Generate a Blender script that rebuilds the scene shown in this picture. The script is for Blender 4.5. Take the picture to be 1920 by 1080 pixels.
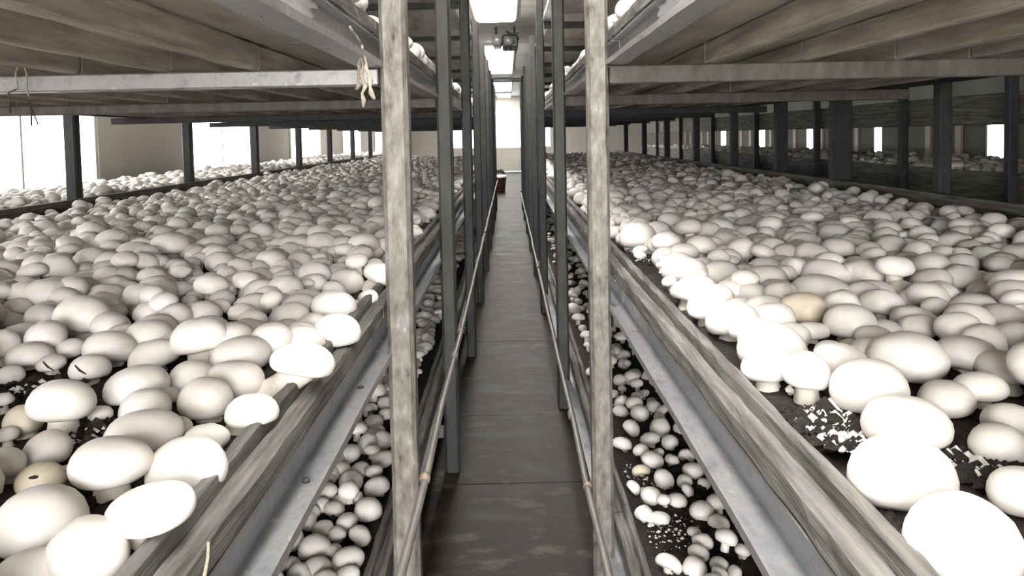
import bpy, bmesh, math, random
import numpy as np
from mathutils import Matrix, Vector

for _o in list(bpy.data.objects):
    bpy.data.objects.remove(_o)
SC = bpy.context.scene
COL = SC.collection

# ------------------------------------------------------------------ camera
F_PX = 1400.0
CAMZ = 0.95
PITCH = math.radians(2.9)
ROLL = math.radians(1.15)
VP = (953.0, 255.0)          # where the aisle direction vanishes
fwd = Vector((0, math.cos(PITCH), -math.sin(PITCH)))
up0 = Vector((0, math.sin(PITCH), math.cos(PITCH)))
rt0 = Vector((1, 0, 0))
upv = up0 * math.cos(ROLL) + rt0 * math.sin(ROLL)
rtv = rt0 * math.cos(ROLL) - up0 * math.sin(ROLL)
CAMP = Vector((0, 0, CAMZ))


def _ns(p):
    v = Vector(p) - CAMP
    w = v.dot(fwd)
    return 960 + F_PX * v.dot(rtv) / w, 540 - F_PX * v.dot(upv) / w


_u0, _v0 = _ns((0, 1e6, CAMZ))
DU, DV = VP[0] - _u0, VP[1] - _v0


def project(p):
    u, v = _ns(p)
    return u + DU, v + DV


def ray_to_z(u, v, z):
    d = fwd + rtv * ((u - DU - 960) / F_PX) + upv * ((540 - (v - DV)) / F_PX)
    t = (z - CAMZ) / d.z
    return CAMP + d * t


cam = bpy.data.cameras.new('camera')
cam.sensor_width = 36.0
cam.sensor_fit = 'HORIZONTAL'
cam.lens = F_PX / 1920 * 36
cam.shift_x = -DU / 1920
cam.shift_y = DV / 1920
cam.clip_start = 0.02
cam.clip_end = 200
camo = bpy.data.objects.new('camera', cam)
COL.objects.link(camo)
m = Matrix((rtv, upv, -fwd)).transposed().to_4x4()
m.translation = CAMP
camo.matrix_world = m
SC.camera = camo

# ------------------------------------------------------------------ world, exposure
wd = bpy.data.worlds.new('sky')
SC.world = wd
wd.use_nodes = True
wd.node_tree.nodes['Background'].inputs[0].default_value = (1.0, 0.978, 0.957, 1)
wd.node_tree.nodes['Background'].inputs[1].default_value = 22.0
SC.view_settings.view_transform = 'Standard'
SC.view_settings.look = 'None'
SC.view_settings.gamma = 1.0
SC.view_settings.use_curve_mapping = False
SC.view_settings.exposure = 0.28
LAMP_E = 20.0
WIN_E = 5.0
DOOR_E = 5.0

# ------------------------------------------------------------------ materials
MATS = {}


def newmat(name):
    mt = bpy.data.materials.new(name)
    mt.use_nodes = True
    nt = mt.node_tree
    MATS[name] = mt
    return mt, nt, nt.nodes['Principled BSDF']


def noise_mat(name, stops, scale=(8, 8, 8), nscale=4.0, detail=6, rough=0.7, metal=0.0, bump=0.2,
              bscale=40.0, rough2=None, bdist=0.004, sub=0.0, spec=0.5):
    mt, nt, b = newmat(name)
    N, L = nt.nodes, nt.links
    tc = N.new('ShaderNodeTexCoord')
    geo = N.new('ShaderNodeNewGeometry')
    mp = N.new('ShaderNodeMapping')
    mp.inputs['Scale'].default_value = scale
    L.new(geo.outputs['Position'], mp.inputs['Vector'])
    n1 = N.new('ShaderNodeTexNoise')
    n1.inputs['Scale'].default_value = nscale
    n1.inputs['Detail'].default_value = detail
    n1.inputs['Roughness'].default_value = 0.62
    L.new(mp.outputs[0], n1.inputs['Vector'])
    cr = N.new('ShaderNodeValToRGB')
    els = cr.color_ramp.elements
    while len(els) > 1:
        els.remove(els[-1])
    els[0].position = stops[0][0]
    els[0].color = (*stops[0][1], 1)
    for p, c in stops[1:]:
        e = els.new(p)
        e.color = (*c, 1)
    L.new(n1.outputs['Fac'], cr.inputs['Fac'])
    L.new(cr.outputs['Color'], b.inputs['Base Color'])
    b.inputs['Roughness'].default_value = rough
    b.inputs['Metallic'].default_value = metal
    b.inputs['Specular IOR Level'].default_value = spec
    if rough2 is not None:
        mr = N.new('ShaderNodeMapRange')
        mr.inputs['From Min'].default_value = 0.3
        mr.inputs['From Max'].default_value = 0.7
        mr.inputs['To Min'].default_value = rough
        mr.inputs['To Max'].default_value = rough2
        L.new(n1.outputs['Fac'], mr.inputs['Value'])
        L.new(mr.outputs[0], b.inputs['Roughness'])
    if bump:
        n2 = N.new('ShaderNodeTexNoise')
        n2.inputs['Scale'].default_value = bscale
        n2.inputs['Detail'].default_value = 4
        L.new(mp.outputs[0], n2.inputs['Vector'])
        bp = N.new('ShaderNodeBump')
        bp.inputs['Strength'].default_value = bump
        bp.inputs['Distance'].default_value = bdist
        L.new(n2.outputs['Fac'], bp.inputs['Height'])
        L.new(bp.outputs[0], b.inputs['Normal'])
    return mt


noise_mat('wood', [(0.32, (0.050, 0.045, 0.039)), (0.47, (0.115, 0.107, 0.096)), (0.6, (0.18, 0.172, 0.158)), (0.78, (0.30, 0.288, 0.27))],
          scale=(34, 2.2, 34), nscale=3, rough=0.75, bump=0.35, bscale=14, bdist=0.003)
noise_mat('joist_wood', [(0.3, (0.20, 0.178, 0.145)), (0.52, (0.34, 0.31, 0.26)), (0.66, (0.48, 0.435, 0.365)), (0.8, (0.62, 0.57, 0.49))],
          scale=(12, 1.2, 12), nscale=4, rough=0.8, bump=0.3, bscale=12, bdist=0.003)
noise_mat('deck_board', [(0.3, (0.20, 0.184, 0.155)), (0.55, (0.36, 0.335, 0.29)), (0.8, (0.48, 0.45, 0.39))],
          scale=(6, 1.0, 6), nscale=3, rough=0.8, bump=0.2)
noise_mat('galvanised', [(0.3, (0.22, 0.22, 0.225)), (0.5, (0.34, 0.34, 0.347)), (0.6, (0.29, 0.288, 0.288)), (0.75, (0.52, 0.52, 0.53))],
          scale=(9, 5, 9), nscale=5, rough=0.27, rough2=0.5, metal=0.45, bump=0.15, bscale=10, bdist=0.003)
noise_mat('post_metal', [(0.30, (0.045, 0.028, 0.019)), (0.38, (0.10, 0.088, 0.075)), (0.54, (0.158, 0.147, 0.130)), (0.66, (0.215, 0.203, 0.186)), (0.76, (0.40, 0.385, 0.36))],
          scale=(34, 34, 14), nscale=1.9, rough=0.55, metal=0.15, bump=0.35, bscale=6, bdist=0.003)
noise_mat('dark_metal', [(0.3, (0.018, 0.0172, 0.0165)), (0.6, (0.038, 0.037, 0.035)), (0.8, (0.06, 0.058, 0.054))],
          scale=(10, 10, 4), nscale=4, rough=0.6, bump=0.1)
noise_mat('shaded_steel', [(0.3, (0.07, 0.064, 0.057)), (0.6, (0.13, 0.12, 0.108)), (0.8, (0.2, 0.188, 0.17))],
          scale=(10, 10, 4), nscale=4, rough=0.6, bump=0.1)  # darker steel for the cross beams, shade put into the colour
noise_mat('soil', [(0.3, (0.008, 0.006, 0.005)), (0.55, (0.022, 0.016, 0.012)), (0.75, (0.06, 0.045, 0.035))],
          scale=(20, 20, 20), nscale=6, rough=0.9, bump=1.0, bscale=8, bdist=0.006)
noise_mat('crumb', [(0.3, (0.55, 0.52, 0.48)), (0.7, (0.82, 0.80, 0.77))], scale=(30, 30, 30), rough=0.8, bump=0)
noise_mat('floor_concrete', [(0.32, (0.0055, 0.0042, 0.0032)), (0.46, (0.0125, 0.0094, 0.0070)), (0.55, (0.024, 0.0185, 0.014)), (0.65, (0.082, 0.066, 0.051))],
          scale=(3.2, 6.5, 2), nscale=2.0, detail=9, spec=0.22, rough=0.5, rough2=0.7, bump=0.25, bscale=20, bdist=0.003)
noise_mat('plaster', [(0.3, (0.52, 0.49, 0.43)), (0.7, (0.62, 0.59, 0.53))], scale=(1, 1, 1), nscale=2, rough=0.85, bump=0.05)
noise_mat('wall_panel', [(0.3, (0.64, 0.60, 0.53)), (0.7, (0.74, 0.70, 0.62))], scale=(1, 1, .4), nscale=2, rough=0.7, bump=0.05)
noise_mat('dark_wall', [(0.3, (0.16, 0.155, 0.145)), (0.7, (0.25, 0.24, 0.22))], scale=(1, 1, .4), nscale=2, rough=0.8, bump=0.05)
noise_mat('ceiling_sheet', [(0.3, (0.30, 0.29, 0.27)), (0.7, (0.42, 0.41, 0.38))], scale=(2, 2, 2), nscale=2, rough=0.6, bump=0.08)
noise_mat('plastic_film', [(0.3, (0.75, 0.75, 0.76)), (0.7, (0.88, 0.88, 0.9))], scale=(9, 9, 9), rough=0.3, bump=0.3)
noise_mat('twine', [(0.3, (0.22, 0.19, 0.15)), (0.7, (0.42, 0.38, 0.31))], scale=(60, 60, 60), rough=0.9, bump=0.3)
noise_mat('pipe_plastic', [(0.3, (0.10, 0.092, 0.082)), (0.7, (0.19, 0.175, 0.155))], scale=(20, 5, 20), rough=0.45, bump=0.1)
noise_mat('coupling', [(0.3, (0.16, 0.12, 0.09)), (0.7, (0.26, 0.20, 0.15))], scale=(20, 20, 20), rough=0.5, bump=0.1)
noise_mat('red_plastic', [(0.3, (0.02, 0.005, 0.004)), (0.7, (0.035, 0.008, 0.007))], rough=0.4, bump=0)
noise_mat('white_plastic', [(0.3, (0.75, 0.74, 0.72)), (0.7, (0.82, 0.81, 0.8))], rough=0.4, bump=0)
noise_mat('black_rubber', [(0.3, (0.012, 0.012, 0.012)), (0.7, (0.03, 0.03, 0.03))], rough=0.6, bump=0.1)
noise_mat('hole_brown', [(0.3, (0.012, 0.008, 0.005)), (0.7, (0.05, 0.03, 0.02))], rough=0.9, bump=0)
noise_mat('cap_white', [(0.25, (0.73, 0.665, 0.60)), (0.45, (0.84, 0.795, 0.745)), (0.7, (0.90, 0.87, 0.835))],
          scale=(26, 26, 26), nscale=0.9, detail=4, rough=0.42, bump=0.12, bscale=5, bdist=0.003, spec=0.4)
noise_mat('cap_tan', [(0.3, (0.60, 0.50, 0.36)), (0.6, (0.76, 0.69, 0.56)), (0.75, (0.83, 0.78, 0.69))],
          scale=(26, 26, 26), nscale=1.2, detail=4, rough=0.45, bump=0.12, bscale=5, bdist=0.003, spec=0.4)
noise_mat('stem_white', [(0.3, (0.66, 0.60, 0.50)), (0.6, (0.78, 0.74, 0.67))], scale=(60, 60, 15), nscale=2, rough=0.6, bump=0.2, bscale=4)


def emit_mat(name, col, st):
    mt, nt, b = newmat(name)
    b.inputs['Base Color'].default_value = (0.9, 0.9, 0.9, 1)
    b.inputs['Roughness'].default_value = 0.6
    b.inputs['Emission Color'].default_value = (*col, 1)
    b.inputs['Emission Strength'].default_value = st


emit_mat('lamp_glow', (1.0, 0.975, 0.94), LAMP_E)
emit_mat('window_glow', (1.0, 0.985, 0.97), WIN_E)
emit_mat('door_glow', (0.97, 0.98, 1.0), DOOR_E)


# ------------------------------------------------------------------ helpers
def mesh_from(name, V, Fc, mat, smooth=False):
    me = bpy.data.meshes.new(name)
    me.from_pydata([tuple(v) for v in V], [], [tuple(f) for f in Fc])
    me.materials.append(MATS[mat])
    if smooth:
        me.polygons.foreach_set('use_smooth', [True] * len(me.polygons))
    me.update()
    return me


def obj(name, me, parent=None, loc=None):
    o = bpy.data.objects.new(name, me)
    COL.objects.link(o)
    if loc is not None:
        o.location = loc
    if parent is not None:
        o.parent = parent
    return o


def tag(o, label=None, cat=None, group=None, kind=None):
    if label:
        o['label'] = label
    if cat:
        o['category'] = cat
    if group:
        o['group'] = group
    if kind:
        o['kind'] = kind
    return o


_bc = {}


def box_mesh(dx, dy, dz, mat, bev=0.0015):
    key = (round(dx, 4), round(dy, 4), round(dz, 4), mat, bev)
    if key in _bc:
        return _bc[key]
    bm = bmesh.new()
    bmesh.ops.create_cube(bm, size=1.0)
    for v in bm.verts:
        v.co.x *= dx
        v.co.y *= dy
        v.co.z *= dz
    if bev:
        bmesh.ops.bevel(bm, geom=bm.edges[:], offset=min(bev, min(dx, dy, dz) * .3), segments=1, affect='EDGES')
    me = bpy.data.meshes.new('box')
    bm.to_mesh(me)
    bm.free()
    me.materials.append(MATS[mat])
    _bc[key] = me
    return me


def box(name, x0, x1, y0, y1, z0, z1, mat, parent=None, bev=0.0015):
    if x0 > x1:
        x0, x1 = x1, x0
    me = box_mesh(x1 - x0, y1 - y0, z1 - z0, mat, bev)
    return obj(name, me, parent, ((x0 + x1) / 2, (y0 + y1) / 2, (z0 + z1) / 2))


RND = random.Random(7)


def beam(name, p0, p1, w, h, mat, parent=None, n=10, jit=0.0, up=(0, 0, 1), cham=0.12, seed=None):
    """rough bar of section w x h between p0 and p1, chamfered, with wavy hand-sawn edges"""
    rr = random.Random(seed if seed is not None else RND.random())
    p0, p1 = Vector(p0), Vector(p1)
    ax = (p1 - p0).normalized()
    u = Vector(up).cross(ax)
    u.normalize()
    v = ax.cross(u)
    c = cham * min(w, h)
    sec = [(-w/2 + c, -h/2), (w/2 - c, -h/2), (w/2, -h/2 + c), (w/2, h/2 - c), (w/2 - c, h/2), (-w/2 + c, h/2), (-w/2, h/2 - c), (-w/2, -h/2 + c)]
    V, Fc = [], []
    mid = (p0 + p1) / 2
    for i in range(n + 1):
        c0 = p0.lerp(p1, i / n) - mid
        for a, b in sec:
            V.append(c0 + u * (a + rr.uniform(-jit, jit)) + v * (b + rr.uniform(-jit, jit)))
    for i in range(n):
        for k in range(8):
            a, b = i * 8 + k, i * 8 + (k + 1) % 8
            Fc.append((a, b, b + 8, a + 8))
    Fc.append(tuple(reversed(range(8))))
    Fc.append(tuple(range(n * 8, n * 8 + 8)))
    me = mesh_from(name, V, Fc, mat)
    return obj(name, me, parent, mid)


def tube_mesh(name, pts, rads, mat, seg=8, jit=0.0, rr=None):
    pts = [Vector(p) for p in pts]
    V, Fc = [], []
    n = len(pts)
    if not isinstance(rads, (list, tuple)):
        rads = [rads] * n
    prev = None
    for i, p in enumerate(pts):
        t = (pts[min(i + 1, n - 1)] - pts[max(i - 1, 0)])
        t.normalize()
        ref = prev if prev is not None else (Vector((1, 0, 0)) if abs(t.x) < .9 else Vector((0, 1, 0)))
        u = (ref - t * ref.dot(t)).normalized()
        prev = u
        w = t.cross(u)
        for k in range(seg):
            a = 2 * math.pi * k / seg
            r = rads[i] * (1 + (rr.uniform(-jit, jit) if jit else 0))
            V.append(p + u * (math.cos(a) * r) + w * (math.sin(a) * r))
    for i in range(n - 1):
        for k in range(seg):
            a, b = i * seg + k, i * seg + (k + 1) % seg
            Fc.append((a, b, b + seg, a + seg))
    Fc.append(tuple(reversed(range(seg))))
    Fc.append(tuple(range((n - 1) * seg, n * seg)))
    return mesh_from(name, V, Fc, mat, True)


def empty(name, loc=(0, 0, 0)):
    e = bpy.data.objects.new(name, None)
    e.empty_display_size = 0.05
    COL.objects.link(e)
    e.location = loc
    return e


def Z(z):
    return z + CAMZ


# ------------------------------------------------------------------ room shell
XL, XR = -2.78, 4.6
Y0, YE = -2.2, 20.0
CEIL = Z(1.06)

fl = box('floor', XL - .1, XR + .1, Y0, YE + .1, -0.12, -0.012, 'floor_concrete', bev=0)
tag(fl, 'dark damp concrete floor of the growing room', kind='structure')
rr = random.Random(3)
y = 0.9
while y < 19.8:                          # aisle slabs, laid one after another
    ln = rr.choice([0.42, 0.55, 0.62, 0.5])
    dz = rr.uniform(-0.0004, 0.0004)
    o = beam('floor_slab', (0, y + .001, -0.013 + dz), (0, min(y + ln, 19.95) - .001, -0.013 + dz), 0.40 if y < 9.9 else 1.6, 0.026, 'floor_concrete', fl, n=3, jit=0.0008)
    o.location = o.location - fl.location
    y += ln
o = box('floor_slab', -.2, .2, Y0 + .02, 0.895, -0.026, 0.0, 'floor_concrete', fl)
o.location = o.location - fl.location

# ceiling of sheets with seams
ce = box('ceiling', XL - .1, XR + .1, Y0, YE + .1, CEIL + .02, CEIL + .1, 'ceiling_sheet', bev=0)
tag(ce, 'grey sheet ceiling above the aisle', kind='structure')
ysheet = Y0
while ysheet < YE:
    o = box('ceiling_sheet', -0.9, 0.9, ysheet + .006, min(ysheet + 1.2, YE) - .006, CEIL, CEIL + .019, 'ceiling_sheet', ce, bev=.003)
    o.location = o.location - ce.location
    ysheet += 1.2

# left wall with tall windows
wl = empty('wall_left', (XL, 9, 0))
tag(wl, 'cream left wall between the bright windows', kind='structure')
LW = [(0.5 + 3.02 * k, 2.05 + 3.02 * k) for k in range(-1, 6)]
WZ0, WZ1 = 0.45, 1.75


def rel(o, p):
    o.location = o.location - p.location
    return o


rel(box('wall_base', XL - .1, XL, Y0, YE, 0, WZ0, 'wall_panel', wl, 0), wl)
rel(box('wall_head', XL - .1, XL, Y0, YE, WZ1, CEIL + .02, 'wall_panel', wl, 0), wl)
prev = Y0
for a, b in LW + [(YE, YE)]:
    if a - prev > .02:
        rel(box('wall_panel', XL - .1, XL, prev, a, WZ0, WZ1, 'wall_panel', wl, 0), wl)
        rel(box('wall_batten', XL, XL + .012, a - .09, a - .05, WZ0, WZ1, 'wall_panel', wl, .002), wl)
    prev = b
n = 0


def window(n, x, s, ya, yb, z0, z1, lab, fr=0.03, mull=True):
    w = empty('window_%d' % n, (x, (ya + yb) / 2, z0))
    tag(w, lab, kind='structure')
    for nm, b_ in (('window_frame', (ya, ya + fr, z0, z1)), ('window_frame', (yb - fr, yb, z0, z1)),
                   ('window_frame', (ya + fr, yb - fr, z0, z0 + fr)), ('window_frame', (ya + fr, yb - fr, z1 - fr, z1))):
        rel(box(nm, x - s * .05, x - s * .005, b_[0], b_[1], b_[2], b_[3], 'white_plastic', w, .002), w)
    cuts = [ya + fr, (ya + yb) / 2 - .01, (ya + yb) / 2 + .01, yb - fr]
    if mull:
        rel(box('mullion', x - s * .04, x - s * .015, cuts[1], cuts[2], z0 + fr, z1 - fr, 'white_plastic', w, .002), w)
        rel(box('pane', x - s * .032, x - s * .026, cuts[0], cuts[1], z0 + fr, z1 - fr, 'window_glow', w, 0), w)
        rel(box('pane', x - s * .032, x - s * .026, cuts[2], cuts[3], z0 + fr, z1 - fr, 'window_glow', w, 0), w)
    else:
        rel(box('pane', x - s * .032, x - s * .026, cuts[0], cuts[3], z0 + fr, z1 - fr, 'window_glow', w, 0), w)


for a, b in LW:
    n += 1
    window(n, XL, 1, a, b, WZ0, WZ1, 'bright daylight window in the left wall')

# right wall, dark, with narrow windows
wr = empty('wall_right', (XR, 9, 0))
tag(wr, 'dim right wall behind the far rack', kind='structure')
RWN = [(6.93, 7.2), (9.2, 9.42), (11.25, 11.55), (13.4, 13.75), (15.8, 16.2)]
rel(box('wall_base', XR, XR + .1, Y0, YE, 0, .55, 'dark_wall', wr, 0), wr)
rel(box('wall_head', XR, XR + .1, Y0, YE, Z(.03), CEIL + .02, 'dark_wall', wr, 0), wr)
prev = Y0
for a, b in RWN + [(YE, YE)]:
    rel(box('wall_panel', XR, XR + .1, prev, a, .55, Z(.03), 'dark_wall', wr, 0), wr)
    yy = prev + .35
    while yy < a - .1:
        rel(box('wall_batten', XR - .03, XR, yy, yy + .1, .3, Z(.03), 'wall_panel', wr, .003), wr)
        yy += .55
    prev = b
for a, b in RWN:
    n += 1
    window(n, XR, -1, a, b, .55, Z(.03), 'narrow bright window in the dim right wall', fr=.015, mull=False)

# end wall with door and two wide windows
we = empty('wall_back', (0, YE, 0))
tag(we, 'pale end wall around the bright doorway', kind='structure')
DX0, DX1, DZ1 = -0.50, 0.50, Z(0.74)
EZ0, EZ1 = Z(-.32), Z(.30)
rel(box('wall_panel', XL, -1.75, YE, YE + .1, 0, CEIL + .02, 'plaster', we, 0), we)
rel(box('wall_panel', -1.75, -.62, YE, YE + .1, 0, EZ0, 'plaster', we, 0), we)
rel(box('wall_panel', -1.75, -.62, YE, YE + .1, EZ1, CEIL + .02, 'plaster', we, 0), we)
rel(box('wall_panel', -.62, DX0, YE, YE + .1, 0, CEIL + .02, 'plaster', we, 0), we)
rel(box('wall_panel', DX0, DX1, YE, YE + .1, DZ1, CEIL + .02, 'plaster', we, 0), we)
rel(box('wall_panel', DX1, .60, YE, YE + .1, 0, CEIL + .02, 'plaster', we, 0), we)
rel(box('wall_panel', .60, 1.15, YE, YE + .1, 0, EZ0, 'plaster', we, 0), we)
rel(box('wall_panel', .60, 1.15, YE, YE + .1, EZ1, CEIL + .02, 'plaster', we, 0), we)
rel(box('wall_panel', 1.15, XR, YE, YE + .1, 0, CEIL + .02, 'wall_panel', we, 0), we)
for (a, b) in ((-1.75, -.62), (.60, 1.15)):
    n += 1
    w = empty('window_%d' % n, ((a + b) / 2, YE, EZ0))
    tag(w, 'white window beside the doorway in the end wall', kind='structure')
    rel(box('pane', a + .03, b - .03, YE + .03, YE + .036, EZ0 + .03, EZ1 - .03, 'door_glow', w, 0), w)
    for q in ((a, a + .03, EZ0, EZ1), (b - .03, b, EZ0, EZ1), (a + .03, b - .03, EZ0, EZ0 + .03), (a + .03, b - .03, EZ1 - .03, EZ1)):
        rel(box('window_frame', q[0], q[1], YE, YE + .05, q[2], q[3], 'white_plastic', w, .002), w)
dr = empty('door_1', (0, YE, 0))
tag(dr, 'bright white doorway at the far end of the aisle', kind='structure')
rel(box('door_pane', DX0 + .03, DX1 - .03, YE + .03, YE + .036, EZ0 + .02, DZ1 - .06, 'door_glow', dr, 0), dr)
rel(box('door_panel', DX0 + .03, DX1 - .03, YE + .01, YE + .05, 0, EZ0 - .02, 'plaster', dr, .003), dr)
rel(box('door_rail', DX0 + .03, DX1 - .03, YE, YE + .055, EZ0 - .02, EZ0 + .02, 'white_plastic', dr, .003), dr)
rel(box('door_frame', DX0, DX0 + .03, YE - .01, YE + .06, 0, DZ1, 'white_plastic', dr, .003), dr)
rel(box('door_frame', DX1 - .03, DX1, YE - .01, YE + .06, 0, DZ1, 'white_plastic', dr, .003), dr)
rel(box('door_frame', DX0 + .03, DX1 - .03, YE - .01, YE + .06, DZ1 - .06, DZ1, 'white_plastic', dr, .003), dr)
wf = empty('wall_front', (0, Y0, 0))
tag(wf, 'plaster wall behind the viewer with an unseen gateway assumed for its daylight', kind='structure')
GX, GZ = 0.95, 1.88  # unseen opening, assumed and sized for daylight on the near mushrooms
rel(box('wall_panel', XL - .1, -GX, Y0 - .1, Y0, 0, CEIL + .02, 'plaster', wf, 0), wf)
rel(box('wall_panel', GX, XR + .1, Y0 - .1, Y0, 0, CEIL + .02, 'plaster', wf, 0), wf)
rel(box('wall_head', -GX, GX, Y0 - .1, Y0, GZ, CEIL + .02, 'plaster', wf, 0), wf)
yd = empty('yard_ground', (0, Y0 - 4, -.02))
tag(yd, 'pale concrete yard outside the gateway', kind='structure')
rel(box('yard_slab', -6, 6, Y0 - 8, Y0, -.14, -.02, 'plaster', yd, 0), yd)

# ------------------------------------------------------------------ ceiling lamps along the aisle
LAMPS = [(-1.7, 1.6), (3.3, 6.7), (8.6, 12.2), (13.5, 17.0), (18.2, 19.7)]
LN = ['lamp panel overhead, nearest the viewer', 'largest white lamp panel at the top of the picture', 'second white lamp panel down the aisle ceiling',
      'third small white lamp panel down the aisle ceiling', 'smallest white lamp panel just above the far doorway']


def rounded_panel(name, x0, x1, y0, y1, z0, z1, rad, mat):
    V, Fc = [], []
    ring = []
    for cx_, cy_, a0 in ((x1 - rad, y1 - rad, 0), (x0 + rad, y1 - rad, 90), (x0 + rad, y0 + rad, 180), (x1 - rad, y0 + rad, 270)):
        for k in range(5):
            a = math.radians(a0 + 22.5 * k)
            ring.append((cx_ + rad * math.cos(a), cy_ + rad * math.sin(a)))
    N_ = len(ring)
    mx, my = (x0 + x1) / 2, (y0 + y1) / 2
    for z, s in ((z1, 1), (z0 + .01, 1), (z0, .94)):
        V += [(mx + (p[0] - mx) * s, my + (p[1] - my) * (s if s == 1 else .99), z) for p in ring]
    for j in range(2):
        for k in range(N_):
            a, b = j * N_ + k, j * N_ + (k + 1) % N_
            Fc.append((a, a + N_, b + N_, b))
    Fc.append(tuple(range(N_)))
    Fc.append(tuple(reversed(range(2 * N_, 3 * N_))))
    return mesh_from(name, V, Fc, mat)


for (a, b), lb in zip(LAMPS, LN):
    e = empty('ceiling_lamp', (-.09, (a + b) / 2, CEIL))
    tag(e, lb, 'lamp', 'lamp panels along the aisle ceiling')
    rel(obj('housing', rounded_panel('housing', -.28, .10, a - .03, b + .03, CEIL - .03, CEIL, .05, 'white_plastic'), e), e)
    rel(obj('diffuser', rounded_panel('diffuser', -.26, .08, a, b, CEIL - .05, CEIL - .03, .05, 'lamp_glow'), e), e)

# ------------------------------------------------------------------ racks
LPOST = [-0.25, 1.18, 2.09, 3.2, 4.25, 5.3, 6.35, 7.4, 8.45, 9.5]
RPOST = [-0.30, 1.475, 2.57, 3.97, 5.05, 6.15, 7.25, 8.4, 9.5]
YS, YF = -0.32, 9.58


def channel(name, s, y0, y1, zt, parent, o=0.0):
    """galvanised C channel lying on its side, open towards the aisle"""
    prof = [(.192, -.094), (.228, -.094), (.228, -.0405), (.2100, -.0405), (.2100, -.0435), (.2245, -.0435), (.2245, -.0905), (.1950, -.0905), (.1950, -.084), (.192, -.084)]
    P = len(prof)
    V, Fc = [], []
    n_ = max(2, int((y1 - y0) / .12))
    rr_ = random.Random(int((y0 + 5) * 977) + (1 if s > 0 else 2))
    ym = (y0 + y1) / 2
    for i in range(n_ + 1):
        yy = y0 + (y1 - y0) * i / n_
        jx, jz = rr_.uniform(-.0008, .0008), rr_.uniform(-.0008, .0008)
        for a, b in prof:
            V.append((s * (a + o + jx), yy - ym, b + jz))
    for i in range(n_):
        for k in range(P):
            a, b = i * P + k, i * P + (k + 1) % P
            Fc.append((a, b, b + P, a + P) if s < 0 else (a, a + P, b + P, b))
    Fc.append(tuple(range(P)) if s > 0 else tuple(reversed(range(P))))
    Fc.append(tuple(range(n_ * P, n_ * P + P)) if s < 0 else tuple(reversed(range(n_ * P, n_ * P + P))))
    return obj(name, mesh_from(name, V, Fc, 'galvanised'), parent, (0, ym, Z(zt)))


BOLT = tube_mesh('bolt', [(0, 0, -.0012), (0, 0, .002), (0, 0, .0026)], [.0042, .0042, .003], 'dark_metal', 8)


def main_rack(s, posts, tiers, far_lat, far_posts, jlat, label, low_o):
    e = empty('growing_rack', (s * .6, 4.5, 0))
    tag(e, label, 'rack', 'main growing racks')

    def P(o):
        o.location = o.location - e.location
        return o
    ztop = CEIL - .002
    for i, d in enumerate(posts):
        if d < .0:
            continue
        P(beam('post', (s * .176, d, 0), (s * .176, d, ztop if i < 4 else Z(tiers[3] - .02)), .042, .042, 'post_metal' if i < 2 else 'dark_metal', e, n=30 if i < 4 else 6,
               jit=.0007 if i < 4 else 0, up=(0, 1, 0), cham=.16))
    for i, (d, wd_) in enumerate(far_posts):
        P(beam('post', (s * far_lat, d, 0), (s * far_lat, d, ztop), wd_, .045, 'dark_metal', e, n=4, up=(0, 1, 0)))
    for ti, zt in enumerate(tiers):
        o = low_o if ti == 0 else 0.0
        near = ti in (0, 1, 2)
        # side boards and channel in lengths, joined at posts
        cuts = [YS] + [p + .02 for p in posts[1:-1:2]] + [YF]
        for a, b in zip(cuts[:-1], cuts[1:]):
            nn = int((b - a) / .035) if a < 3 else 8
            P(beam('side_plank', (s * (.235 + o), a, Z(zt - .0225)), (s * (.235 + o), b - .004, Z(zt - .0225)), .012, .045, 'wood', e, n=nn, jit=.0013, cham=.2))
            P(beam('edge_timber', (s * (.2185 + o), a + .002, Z(zt - .0265)), (s * (.2185 + o), b - .006, Z(zt - .0265)), .020, .027, 'wood', e, n=nn, jit=.0013, cham=.18))
            rl = P(channel('rail', s, a, b - .003, zt, e, o))
            if ti == 1 and s < 0 and a < 1.5:
                for by in (.74, 1.02):
                    if a + .05 < by < b - .05:
                        obj('bolt', BOLT, rl, (s * .2118, by - (a + b - .003) / 2, -.0895 if ti == 1 else -.0945))
        a, b = YS, YF
        P(beam('far_plank', (s * (far_lat - .045), a, Z(zt + .0)), (s * (far_lat - .045), b, Z(zt + .0)), .018, .09, 'wood', e, n=30, jit=.001))
        P(box('far_rail', s * (far_lat - .054), s * (far_lat - .024), a, b, Z(zt - .09), Z(zt - .05), 'dark_metal', e))
        # deck in panels per bay and cross beams on the posts
        dcuts = [YS] + posts[1:-1] + [YF]
        for q, (c0, c1) in enumerate(zip(dcuts[:-1], dcuts[1:])):
            P(box('deck_panel', s * (.242 + o), s * (far_lat - .058), c0 + .002, c1 - .002, Z(zt - .051), Z(zt - .043), 'deck_board', e, .001))
            if ti == 2:
                for jl in jlat:
                    j = P(beam('joist', (s * jl, c0 + .004, Z(zt - .0725)), (s * jl, c1 - .004, Z(zt - .0725)), .022, .041, 'joist_wood', e,
                               n=24 if q < 2 else 3, jit=.0012 if q < 2 else 0, cham=.15, seed=jl * 10 + q))
        for i, d in enumerate(posts):
            if d < 0:
                continue
            P(box('cross_beam', s * .2, s * (far_lat - .03), d - .016, d + .016, Z(zt - (.121 if s < 0 else .130)), Z(zt - .0955), 'galvanised' if ti == 2 and i < 2 and s < 0 else ('shaded_steel' if i < 3 else 'dark_metal'), e, .002))  # right-hand beams are shaded by the darker colour of their steel
    return e


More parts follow.
